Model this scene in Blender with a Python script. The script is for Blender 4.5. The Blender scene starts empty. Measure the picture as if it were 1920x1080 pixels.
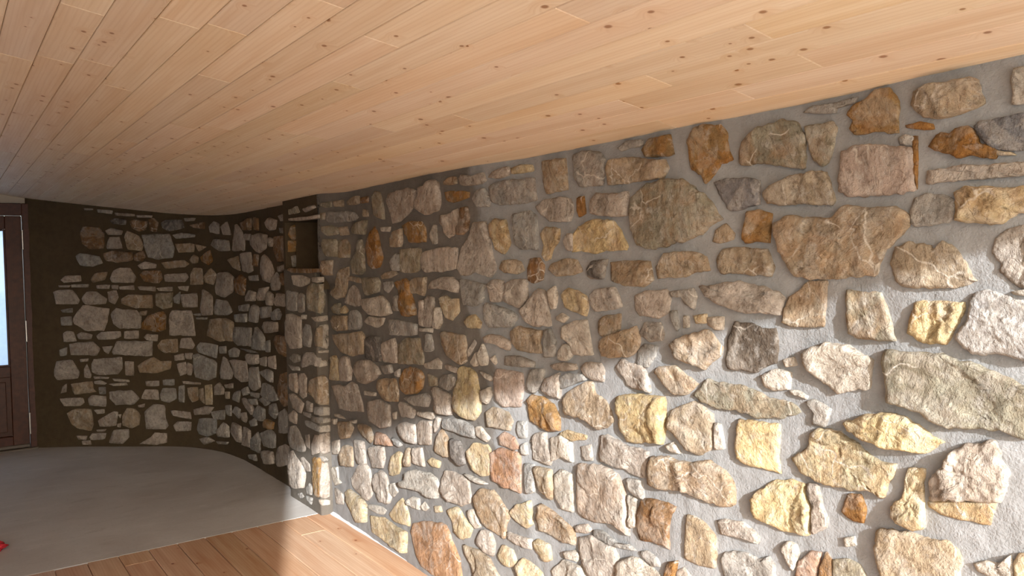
import bpy, math, random
import numpy as np
from mathutils import Vector, noise

random.seed(7)
scn = bpy.context.scene
COL = scn.collection

# ------------------------------------------------------------------ camera
F_PX, EYE, ROLL = 1480.0, 1.55, 0.02
YAW, PITCH = math.radians(35.884), math.radians(1.943)
fwd = np.array([math.sin(YAW)*math.cos(PITCH), math.cos(YAW)*math.cos(PITCH), -math.sin(PITCH)])
r0 = np.array([math.cos(YAW), -math.sin(YAW), 0.0]); u0 = np.cross(r0, fwd)
CU = u0*math.cos(ROLL) + r0*math.sin(ROLL)
CR = r0*math.cos(ROLL) - u0*math.sin(ROLL)
CAM = np.array([0.0, 0.0, EYE])
cd = bpy.data.cameras.new('camera'); cam = bpy.data.objects.new('camera', cd); COL.objects.link(cam)
cd.sensor_width = 36.0; cd.lens = 36.0*F_PX/1920.0; cd.clip_start = 0.05; cd.clip_end = 500
from mathutils import Matrix
cam.matrix_world = Matrix(((CR[0], CU[0], -fwd[0], CAM[0]), (CR[1], CU[1], -fwd[1], CAM[1]),
                           (CR[2], CU[2], -fwd[2], CAM[2]), (0, 0, 0, 1)))
scn.camera = cam

# ------------------------------------------------------------------ light
SUN_AZ, SUN_EL = math.radians(21.8), math.radians(18.5)
world = bpy.data.worlds.new('sky'); scn.world = world; world.use_nodes = True
wn = world.node_tree; bg = wn.nodes['Background']
sky = wn.nodes.new('ShaderNodeTexSky'); sky.sky_type = 'NISHITA'; sky.sun_disc = False
sky.sun_elevation = math.radians(30); sky.sun_rotation = math.pi + SUN_AZ; sky.air_density = 1.0; sky.dust_density = 3.0
wmix = wn.nodes.new('ShaderNodeMix'); wmix.data_type = 'RGBA'; wmix.inputs[0].default_value = 0.55
wmix.inputs[7].default_value = (0.93, 0.97, 1.0, 1)
mul = wn.nodes.new('ShaderNodeVectorMath'); mul.operation = 'SCALE'; mul.inputs[3].default_value = 0.25
wn.links.new(sky.outputs[0], mul.inputs[0]); wn.links.new(mul.outputs[0], wmix.inputs[6])
wn.links.new(wmix.outputs[2], bg.inputs[0]); bg.inputs[1].default_value = 4.7
sd = bpy.data.lights.new('sun', 'SUN'); sun = bpy.data.objects.new('sun', sd); COL.objects.link(sun)
sd.energy = 11.0; sd.angle = math.radians(1.0); sd.color = (0.95, 0.98, 1.0)
sdir = Vector((math.sin(SUN_AZ)*math.cos(SUN_EL), math.cos(SUN_AZ)*math.cos(SUN_EL), -math.sin(SUN_EL)))
sun.rotation_euler = sdir.to_track_quat('-Z', 'Y').to_euler()
sun.location = (-6, -12, 8)
vs = scn.view_settings
vs.view_transform = 'Standard'; vs.look = 'None'; vs.gamma = 1.0; vs.use_curve_mapping = False
vs.exposure = -0.2

# ------------------------------------------------------------------ helpers
def lin(c):
    return tuple(((v/255.0)/12.92 if v <= 10 else (((v/255.0)+0.055)/1.055)**2.4) for v in c)

def mesh_obj(name, verts, faces, mat, parent=None, smooth=False, loc=None):
    me = bpy.data.meshes.new(name)
    me.from_pydata([tuple(v) for v in verts], [], faces); me.update()
    if smooth:
        me.polygons.foreach_set('use_smooth', [True]*len(me.polygons))
    if mat: me.materials.append(mat)
    o = bpy.data.objects.new(name, me); COL.objects.link(o)
    if loc is not None: o.location = loc
    if parent: o.parent = parent
    return o

def box_data(x0, x1, y0, y1, z0, z1, b=0.0):
    """box; b > 0 chamfers all the edges"""
    if b <= 0:
        v = [(x0,y0,z0),(x1,y0,z0),(x1,y1,z0),(x0,y1,z0),(x0,y0,z1),(x1,y0,z1),(x1,y1,z1),(x0,y1,z1)]
        f = [(0,3,2,1),(4,5,6,7),(0,1,5,4),(1,2,6,5),(2,3,7,6),(3,0,4,7)]
        return v, f
    v = []
    for sx in (0,1):
        for sy in (0,1):
            for sz in (0,1):
                X=(x0,x1)[sx]; Y=(y0,y1)[sy]; Z=(z0,z1)[sz]
                ix=b if sx==0 else -b; iy=b if sy==0 else -b; iz=b if sz==0 else -b
                v += [(X,Y+iy,Z+iz),(X+ix,Y,Z+iz),(X+ix,Y+iy,Z)]
    def q(sx,sy,sz,a): return ((sx*2+sy)*2+sz)*3+a
    f=[]
    for s in (0,1):
        f.append([q(s,0,0,0),q(s,0,1,0),q(s,1,1,0),q(s,1,0,0)][::(1 if s==0 else -1)])
        f.append([q(0,s,0,1),q(1,s,0,1),q(1,s,1,1),q(0,s,1,1)][::(1 if s==0 else -1)])
        f.append([q(0,0,s,2),q(0,1,s,2),q(1,1,s,2),q(1,0,s,2)][::(1 if s==0 else -1)])
    for s in (0,1):
        for t in (0,1):
            k = 1 if (s+t)%2==0 else -1
            f.append([q(s,t,0,0),q(s,t,0,1),q(s,t,1,1),q(s,t,1,0)][::-k])
            f.append([q(s,0,t,0),q(s,0,t,2),q(s,1,t,2),q(s,1,t,0)][::k])
            f.append([q(0,s,t,1),q(0,s,t,2),q(1,s,t,2),q(1,s,t,1)][::-k])
            for w in (0,1):
                kk = 1 if (s+t+w)%2==0 else -1
                f.append([q(s,t,w,0),q(s,t,w,1),q(s,t,w,2)][::-kk])
    return v, f

def box(name, x0,x1,y0,y1,z0,z1, mat, parent=None, b=0.0):
    c = ((x0+x1)/2,(y0+y1)/2,z0)
    v,f = box_data(x0-c[0],x1-c[0],y0-c[1],y1-c[1],0,z1-z0,b)
    o = mesh_obj(name, v, f, mat, parent)
    if parent is not None: c = tuple(a-p for a,p in zip(c, parent.location))
    o.location = c
    return o

def prism(name, pts, z0, z1, mat, parent=None):
    n=len(pts)
    v=[(x,y,z0) for x,y in pts]+[(x,y,z1) for x,y in pts]
    f=[tuple(range(n))[::-1], tuple(range(n,2*n))]+[(i,(i+1)%n,n+(i+1)%n,n+i) for i in range(n)]
    return mesh_obj(name,v,f,mat,parent)

def structure(o): o['kind']='structure'; return o
def empty(name, loc=(0,0,0)):
    o=bpy.data.objects.new(name,None); COL.objects.link(o); o.location=loc; o.empty_display_size=0.1; return o

# ------------------------------------------------------------------ materials
def new_mat(name):
    m=bpy.data.materials.new(name); m.use_nodes=True
    nt=m.node_tree; nt.nodes.clear()
    out=nt.nodes.new('ShaderNodeOutputMaterial'); bs=nt.nodes.new('ShaderNodeBsdfPrincipled')
    nt.links.new(bs.outputs[0],out.inputs[0])
    return m,nt,bs
class NT:
    def __init__(s,nt): s.nt=nt
    def n(s,t,**k):
        x=s.nt.nodes.new(t)
        for a,b in k.items(): setattr(x,a,b)
        return x
    def l(s,a,b): s.nt.links.new(a,b)
    def val(s,sock,v):
        if hasattr(v,'links'): s.l(v,sock)
        else: sock.default_value=v
    def noise(s,vec,scale,detail=4,rough=.55,dist=0.0):
        x=s.n('ShaderNodeTexNoise'); s.l(vec,x.inputs['Vector'])
        x.inputs['Scale'].default_value=scale; x.inputs['Detail'].default_value=detail
        x.inputs['Roughness'].default_value=rough; x.inputs['Distortion'].default_value=dist
        return x.outputs[0]
    def ramp(s,fac,pts):
        x=s.n('ShaderNodeValToRGB'); s.l(fac,x.inputs[0]); e=x.color_ramp.elements
        while len(e)<len(pts): e.new(.5)
        for i,(p,c) in enumerate(pts):
            e[i].position=p; e[i].color=(c,c,c,1) if isinstance(c,(int,float)) else tuple(c)+(1,)
        return x.outputs[0]
    def mix(s,fac,a,b,mode='MIX'):
        x=s.n('ShaderNodeMix'); x.data_type='RGBA'; x.blend_type=mode
        s.val(x.inputs[0],fac)
        for k,v in ((6,a),(7,b)):
            if hasattr(v,'links'): s.l(v,x.inputs[k])
            else: x.inputs[k].default_value=tuple(v)+(1,) if len(v)==3 else v
        return x.outputs[2]
    def math(s,op,a,b=0.0):
        x=s.n('ShaderNodeMath',operation=op); s.val(x.inputs[0],a); s.val(x.inputs[1],b); return x.outputs[0]
    def mapping(s,vec,scale=(1,1,1),loc=None):
        x=s.n('ShaderNodeMapping'); s.l(vec,x.inputs[0]); x.inputs['Scale'].default_value=scale
        if loc is not None: s.val(x.inputs['Location'],loc)
        return x.outputs[0]
    def bump(s,h,strength,dist,prev=None):
        x=s.n('ShaderNodeBump'); s.l(h,x.inputs['Height']); x.inputs['Strength'].default_value=strength
        x.inputs['Distance'].default_value=dist
        if prev is not None: s.l(prev,x.inputs['Normal'])
        return x.outputs[0]

def stone_material(own=True):
    m,nt,bs=new_mat('rubble_stone' if own else 'rubble_stone_mixed'); N=NT(nt)
    tc=N.n('ShaderNodeTexCoord'); oi=N.n('ShaderNodeObjectInfo')
    off=N.n('ShaderNodeVectorMath',operation='SCALE'); cmb=N.n('ShaderNodeCombineXYZ')
    N.l(oi.outputs['Random'],cmb.inputs[0]); N.l(N.math('MULTIPLY',oi.outputs['Random'],7.3),cmb.inputs[1]); N.l(N.math('MULTIPLY',oi.outputs['Random'],3.1),cmb.inputs[2])
    N.l(cmb.outputs[0],off.inputs[0]); off.inputs[3].default_value=40.0
    add=N.n('ShaderNodeVectorMath',operation='ADD'); N.l(tc.outputs['Object'],add.inputs[0]); N.l(off.outputs[0],add.inputs[1])
    v=add.outputs[0]
    base=oi.outputs['Color']
    if not own: base=N.n('ShaderNodeAttribute',attribute_name='tint').outputs['Color']
    big=N.noise(v,9,4,.6,.6); fine=N.noise(v,42,6,.72)
    vr=N.n('ShaderNodeVectorRotate',rotation_type='X_AXIS'); N.l(v,vr.inputs['Vector']); N.l(N.math('MULTIPLY',N.math('SUBTRACT',N.math('FRACT',N.math('MULTIPLY',oi.outputs['Random'],91.7)),.5),2.0),vr.inputs['Angle'])
    strv=N.mapping(vr.outputs[0],(46,46,10)); streak=N.noise(strv,1,5,.65,.7)
    c=N.mix(N.ramp(big,[(.35,0),(.7,1)]),N.mix(.8,base,(.5,.47,.44),'MULTIPLY'),base)
    # large patches of paler and greyer rock
    pat=N.noise(v,7,3,.55,1.2)
    c=N.mix(N.math('MULTIPLY',N.ramp(pat,[(.5,0),(.56,1)]),.5),c,N.mix(.55,c,lin((196,188,178))))
    pat2=N.noise(v,11,4,.6,2.0)
    c=N.mix(N.math('MULTIPLY',N.ramp(pat2,[(.56,0),(.63,1)]),.45),c,N.mix(.6,c,lin((122,108,92))))
    c=N.mix(N.math('MULTIPLY',N.ramp(streak,[(.45,0),(.6,1)]),.38),c,N.mix(1.0,c,(1.45,1.42,1.36),'MULTIPLY'))
    c=N.mix(N.math('MULTIPLY',N.ramp(streak,[(.34,1),(.46,0)]),.3),c,N.mix(1.0,c,(.56,.5,.45),'MULTIPLY'))
    # ochre staining, amount kept in the object's alpha
    och=N.noise(v,13,3,.6,1.0)
    of=N.math('MULTIPLY',N.ramp(och,[(.42,0),(.62,1)]),oi.outputs['Alpha'])
    c=N.mix(of,c,N.mix(.65,c,lin((166,114,52))))
    # mortar dust and pale specks
    dust=N.noise(v,24,5,.7)
    c=N.mix(N.math('MULTIPLY',N.ramp(dust,[(.54,0),(.7,1)]),.5),c,lin((200,196,190)))
    c=N.mix(N.math('MULTIPLY',N.ramp(fine,[(.34,1),(.48,0)]),.6),c,N.mix(1.0,c,(.36,.31,.27),'MULTIPLY'))
    # a few dark hairline cracks and thin calcite veins
    dv=N.n('ShaderNodeVectorMath',operation='ADD'); nz=N.n('ShaderNodeTexNoise'); N.l(v,nz.inputs['Vector']); nz.inputs['Scale'].default_value=14
    sc=N.n('ShaderNodeVectorMath',operation='SCALE'); sc.inputs[3].default_value=.06; N.l(nz.outputs[1],sc.inputs[0]); N.l(v,dv.inputs[0]); N.l(sc.outputs[0],dv.inputs[1])
    def edges(scale):
        vo=N.n('ShaderNodeTexVoronoi'); vo.feature='DISTANCE_TO_EDGE'; vo.inputs['Scale'].default_value=scale; N.l(dv.outputs[0],vo.inputs['Vector']); return vo.outputs['Distance']
    vf=N.math('MULTIPLY',N.ramp(edges(5.5),[(.004,1),(.016,0)]),N.ramp(N.noise(v,5,2),[(.52,0),(.58,.6)]))
    c=N.mix(vf,c,lin((222,214,202)))
    crk=N.math('MULTIPLY',N.ramp(edges(12),[(.004,1),(.014,0)]),N.ramp(N.noise(v,8,2),[(.48,0),(.56,1)]))
    c=N.mix(N.math('MULTIPLY',crk,.3),c,N.mix(1.0,c,(.4,.34,.28),'MULTIPLY'))
    N.l(c,bs.inputs['Base Color']); bs.inputs['Roughness'].default_value=.88; bs.inputs['Specular IOR Level'].default_value=.25
    b=N.bump(big,.6,.03); b=N.bump(N.noise(v,34,6,.7),.9,.018,b); b=N.bump(streak,.6,.01,b); b=N.bump(fine,.7,.006,b); b=N.bump(crk,.4,-.004,b)
    N.l(b,bs.inputs['Normal'])
    return m
def mortar_material():
    m,nt,bs=new_mat('wall_mortar'); N=NT(nt)
    v=N.n('ShaderNodeTexCoord').outputs['Object']
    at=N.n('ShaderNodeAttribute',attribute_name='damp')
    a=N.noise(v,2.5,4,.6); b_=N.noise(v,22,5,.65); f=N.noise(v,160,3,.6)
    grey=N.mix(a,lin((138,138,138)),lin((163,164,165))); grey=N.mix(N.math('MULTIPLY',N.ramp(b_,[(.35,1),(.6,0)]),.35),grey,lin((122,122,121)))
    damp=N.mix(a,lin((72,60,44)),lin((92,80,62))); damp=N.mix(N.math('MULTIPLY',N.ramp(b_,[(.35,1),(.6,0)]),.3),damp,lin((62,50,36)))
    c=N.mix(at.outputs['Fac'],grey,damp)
    N.l(c,bs.inputs['Base Color']); bs.inputs['Roughness'].default_value=.92; bs.inputs['Specular IOR Level'].default_value=.2
    tr=N.noise(N.mapping(v,(30,30,70)),1,3,.6,1.5)
    bb=N.bump(b_,.5,.01); bb=N.bump(tr,.35,.004,bb); bb=N.bump(f,.6,.003,bb); N.l(bb,bs.inputs['Normal'])
    return m
def wood_material(name,pale,deep,knot,axis,knots=1.0,rough=.6,tint=.2):
    """boards whose grain runs along local Y; colour shifts board by board"""
    m,nt,bs=new_mat(name); N=NT(nt)
    tc=N.n('ShaderNodeTexCoord'); oi=N.n('ShaderNodeObjectInfo')
    cmb=N.n('ShaderNodeCombineXYZ'); N.l(N.math('MULTIPLY',oi.outputs['Random'],31),cmb.inputs[0]); N.l(N.math('MULTIPLY',oi.outputs['Random'],77),cmb.inputs[1]); N.l(N.math('MULTIPLY',oi.outputs['Random'],13),cmb.inputs[2])
    add=N.n('ShaderNodeVectorMath',operation='ADD'); N.l(tc.outputs['Object'],add.inputs[0]); N.l(cmb.outputs[0],add.inputs[1])
    v=add.outputs[0]
    # knots: sparse voronoi cells, stretched
    kv=N.mapping(v,(13,10,13)); vo=N.n('ShaderNodeTexVoronoi',voronoi_dimensions='2D'); N.l(kv,vo.inputs['Vector']); vo.inputs['Scale'].default_value=1.0; vo.inputs['Randomness'].default_value=1.0
    sep=N.n('ShaderNodeSeparateColor'); N.l(vo.outputs['Color'],sep.inputs[0])
    has=N.math('LESS_THAN',sep.outputs[0],.3*knots)
    rad=N.math('ADD',N.math('MULTIPLY',sep.outputs[1],.09),.045)
    d=N.math('DIVIDE',vo.outputs['Distance'],rad)
    kcore=N.math('MULTIPLY',N.ramp(d,[(.55,1),(1.0,0)]),has)
    khalo=N.math('MULTIPLY',N.ramp(N.math('MULTIPLY',d,.25),[(.15,1),(1.0,0)]),has)
    # grain: stretched noise bent round knots
    gv=N.mapping(v,(1,.055,1)); warp=N.n('ShaderNodeVectorMath',operation='ADD'); N.l(gv,warp.inputs[0])
    wv=N.n('ShaderNodeCombineXYZ'); N.l(N.math('MULTIPLY',khalo,.03),wv.inputs[0]); N.l(wv.outputs[0],warp.inputs[1])
    g1=N.noise(warp.outputs[0],26,3,.5,.35)
    wave=N.n('ShaderNodeTexWave',wave_type='BANDS',bands_direction='X'); N.l(warp.outputs[0],wave.inputs[0]); wave.inputs['Scale'].default_value=22; wave.inputs['Distortion'].default_value=5.5; wave.inputs['Detail'].default_value=2; wave.inputs['Detail Scale'].default_value=1.1
    g2=N.noise(warp.outputs[0],140,2,.5)
    c=N.mix(N.ramp(g1,[(.3,0),(.7,1)]),pale,deep)
    c=N.mix(N.math('MULTIPLY',N.ramp(wave.outputs[1],[(.55,0),(1,1)]),.2),c,N.mix(1.0,deep,(.78,.68,.56),'MULTIPLY'))
    c=N.mix(N.math('MULTIPLY',N.ramp(g2,[(.5,0),(.75,1)]),.12),c,N.mix(1.0,deep,(.8,.7,.6),'MULTIPLY'))
    c=N.mix(N.math('MULTIPLY',khalo,.3),c,N.mix(1.0,deep,(.9,.76,.6),'MULTIPLY'))
    c=N.mix(N.math('MULTIPLY',kcore,.9),c,knot)
    hs=N.n('ShaderNodeHueSaturation'); N.l(c,hs.inputs['Color'])
    N.l(N.math('ADD',N.math('MULTIPLY',oi.outputs['Random'],tint*1.0),1-tint*.5),hs.inputs['Value'])
    rr=N.math('FRACT',N.math('MULTIPLY',oi.outputs['Random'],17.7)); N.l(N.math('ADD',N.math('MULTIPLY',rr,.2),.9),hs.inputs['Saturation'])
    rh=N.math('FRACT',N.math('MULTIPLY',oi.outputs['Random'],53.1)); N.l(N.math('ADD',N.math('MULTIPLY',rh,.012),.494),hs.inputs['Hue'])
    N.l(hs.outputs[0],bs.inputs['Base Color']); bs.inputs['Roughness'].default_value=rough; bs.inputs['Specular IOR Level'].default_value=.35
    bb=N.bump(g2,.12,.002); N.l(bb,bs.inputs['Normal'])
    return m
def concrete_material():
    m,nt,bs=new_mat('concrete_floor'); N=NT(nt)
    v=N.n('ShaderNodeTexCoord').outputs['Object']
    a=N.noise(v,1.1,5,.6,.5); s=N.noise(N.mapping(v,(1.6,5,1)),2.2,5,.65,.8); f=N.noise(v,60,4,.7)
    c=N.mix(N.ramp(a,[(.3,0),(.7,1)]),lin((184,178,172)),lin((208,205,201)))
    c=N.mix(N.math('MULTIPLY',N.ramp(s,[(.55,0),(.72,1)]),.4),c,lin((220,216,211)))
    c=N.mix(N.math('MULTIPLY',N.ramp(s,[(.3,1),(.42,0)]),.35),c,lin((158,150,143)))
    c=N.mix(N.math('MULTIPLY',N.ramp(f,[(.3,1),(.45,0)]),.18),c,lin((110,102,95)))
    N.l(c,bs.inputs['Base Color']); bs.inputs['Roughness'].default_value=.7
    b=N.bump(f,.2,.002); b=N.bump(s,.15,.004,b); N.l(b,bs.inputs['Normal']); return m
def flat_material(name,col,rough=.8,metal=0.0,var=.15,scale=8,bump=.0):
    m,nt,bs=new_mat(name); N=NT(nt)
    v=N.n('ShaderNodeTexCoord').outputs['Object']; a=N.noise(v,scale,4,.6)
    k=tuple(x*(1-var) for x in col); c=N.mix(a,k,tuple(min(1,x*(1+var)) for x in col))
    N.l(c,bs.inputs['Base Color']); bs.inputs['Roughness'].default_value=rough; bs.inputs['Metallic'].default_value=metal
    if bump: N.l(N.bump(N.noise(v,scale*5,4),bump,.005),bs.inputs['Normal'])
    return m

M_STONE=stone_material(); M_STONE_MIX=stone_material(False); M_MORTAR=mortar_material(); M_CONC=concrete_material()
M_CEIL=wood_material('spruce_ceiling',lin((234,217,194)),lin((222,198,168)),lin((150,106,68)),'Y',.75,.55,.12)
M_FLOOR=wood_material('larch_floor',lin((212,181,150)),lin((190,148,114)),lin((120,64,34)),'Y',.35,.5,.2)
M_DOOR=wood_material('stained_door',lin((86,46,28)),lin((68,34,20)),lin((50,24,14)),'Y',.0,.45,.05)
M_PLASTER=flat_material('white_plaster',lin((214,206,194)),.9,0,.06,6,.15)
M_WALL=flat_material('rendered_wall',lin((150,140,126)),.9,0,.1,4,.3)
M_PLAIN=flat_material('plain_render',lin((190,182,170)),.9,0,.08,6,.2)
M_STEEL=flat_material('hinge_steel',lin((190,188,184)),.35,.9,.05)
M_SILL=flat_material('threshold_metal',lin((112,102,92)),.6,.2,.1)
M_GROOVE=flat_material('shadow_gap_batten',lin((120,84,52)),.8,0,.1)
M_RED=flat_material('red_cloth',lin((196,40,52)),.8,0,.35,60,.4)
M_GRASS=flat_material('outdoor_ground',lin((196,192,182)),.95,0,.15,.7)
M_LEAF=flat_material('hedge_leaf',lin((92,112,84)),.9,0,.4,4)
def glass_material():
    m=bpy.data.materials.new('frosted_glass'); m.use_nodes=True; nt=m.node_tree; nt.nodes.clear(); N=NT(nt)
    out=N.n('ShaderNodeOutputMaterial'); t=N.n('ShaderNodeBsdfTranslucent'); g=N.n('ShaderNodeBsdfTransparent'); gl=N.n('ShaderNodeBsdfGlossy')
    v=N.n('ShaderNodeTexCoord').outputs['Object']
    c=N.mix(N.noise(v,30,4,.6),(.52,.61,.73),(.66,.74,.83)); N.l(c,t.inputs[0]); N.l(c,g.inputs[0]); gl.inputs['Roughness'].default_value=.12
    a=N.n('ShaderNodeMixShader'); a.inputs[0].default_value=.45; N.l(t.outputs[0],a.inputs[1]); N.l(g.outputs[0],a.inputs[2])
    b=N.n('ShaderNodeMixShader'); b.inputs[0].default_value=.05; N.l(a.outputs[0],b.inputs[1]); N.l(gl.outputs[0],b.inputs[2]); N.l(b.outputs[0],out.inputs[0])
    return m
M_GLASS=glass_material()

# ------------------------------------------------------------------ wall surfaces
CEIL_Z0, CEIL_K, WALL_X = 1.97, 0.162, 1.92
def ceil_z(x): return CEIL_Z0 + CEIL_K*(WALL_X - x)
PX, PY0, PY1 = 1.86, 4.625, 5.167           # pier plane and its extent along the wall
_gy=np.array([-.7,.0,.73,.87,1.0,1.145,1.31,1.49,1.72,1.92,2.2,2.53,2.85,3.29,3.9,4.3,4.63,5.2])
_gx=np.array([1.90,1.90,1.90,1.905,1.915,1.932,1.942,1.94,1.932,1.938,1.944,1.945,1.915,1.90,1.915,1.925,1.93,1.93])
def sstep(t): t=min(1,max(0,t)); return t*t*(3-2*t)
def near_x(y,z):
    x=float(np.interp(y,_gy,_gx))
    return x-(x-PX)*sstep((y-4.2)/.42)*sstep((z-1.42)/.1)
# far wall plan: arc with corner rounded, from behind the pier to the door
_ctrl=[(1.925,5.10),(1.925,5.6),(1.925,6.1),(1.905,6.5),(1.83,6.85),(1.62,7.22),(1.30,7.50),(.96,7.79),(.615,8.03)]
def _cat(P,n=24):
    out=[]
    Q=[P[0]]+P+[P[-1]]
    for i in range(1,len(Q)-2):
        a,b,c,d=[np.array(Q[j],float) for j in (i-1,i,i+1,i+2)]
        for k in range(n):
            t=k/n
            out.append(.5*((2*b)+(-a+c)*t+(2*a-5*b+4*c-d)*t*t+(-a+3*b-3*c+d)*t**3))
    out.append(np.array(P[-1],float)); return np.array(out)
FAR=_cat(_ctrl); _sg=np.linalg.norm(np.diff(FAR,axis=0),axis=1); FAR_S=np.concatenate([[0],np.cumsum(_sg)])
_tn=np.gradient(FAR,axis=0); _tn/=np.linalg.norm(_tn,axis=1)[:,None]; FAR_N=np.stack([-_tn[:,1],_tn[:,0]],1)   # towards the room
def far_p(s,z,off):
    x=np.interp(s,FAR_S,FAR[:,0]); y=np.interp(s,FAR_S,FAR[:,1]); nx=np.interp(s,FAR_S,FAR_N[:,0]); ny=np.interp(s,FAR_S,FAR_N[:,1])
    return (x+nx*off,y+ny*off,z)
NJ=5.13       # far jamb of the niche
def surf_p(S,a,z,off):
    if S=='near': return (near_x(a,z)-off,a,z)
    if S=='pier': return (PX-off,a,z)
    if S=='side': return (a,PY0-off,z)
    if S=='jamb': return (a,NJ-off,z)
    return far_p(a,z,off)
def ray(x,y): return fwd+CR*(x-960)/F_PX+CU*(540-y)/F_PX
def unproject(S,px,py,off):
    """the point of wall surface S (raised by off) that stands behind a traced photo point"""
    d=ray(px,py)
    if S=='near':
        t=1.92/d[0]
        for _ in range(8):
            P=CAM+t*d; t=(near_x(P[1],P[2])-off)/d[0]
        P=CAM+t*d; return P[1],P[2]
    if S=='pier': P=CAM+d*(PX-off)/d[0]; return P[1],P[2]
    if S=='side': P=CAM+d*(PY0-off)/d[1]; return P[0],P[2]
    if S=='jamb': P=CAM+d*(NJ-off)/d[1]; return P[0],P[2]
    Q=FAR+FAR_N*off
    cr=Q[:,0]*d[1]-Q[:,1]*d[0]
    sgn=np.where(np.sign(cr[:-1])!=np.sign(cr[1:]))[0]
    if len(sgn)==0: i=0 if abs(cr[0])<abs(cr[-1]) else len(cr)-2; w=0.0 if i==0 else 1.0
    else: i=sgn[0]; w=cr[i]/(cr[i]-cr[i+1])
    p=Q[i]*(1-w)+Q[i+1]*w; s=FAR_S[i]*(1-w)+FAR_S[i+1]*w
    t=np.dot(p,d[:2])/np.dot(d[:2],d[:2]); return s,EYE+t*d[2]

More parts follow.
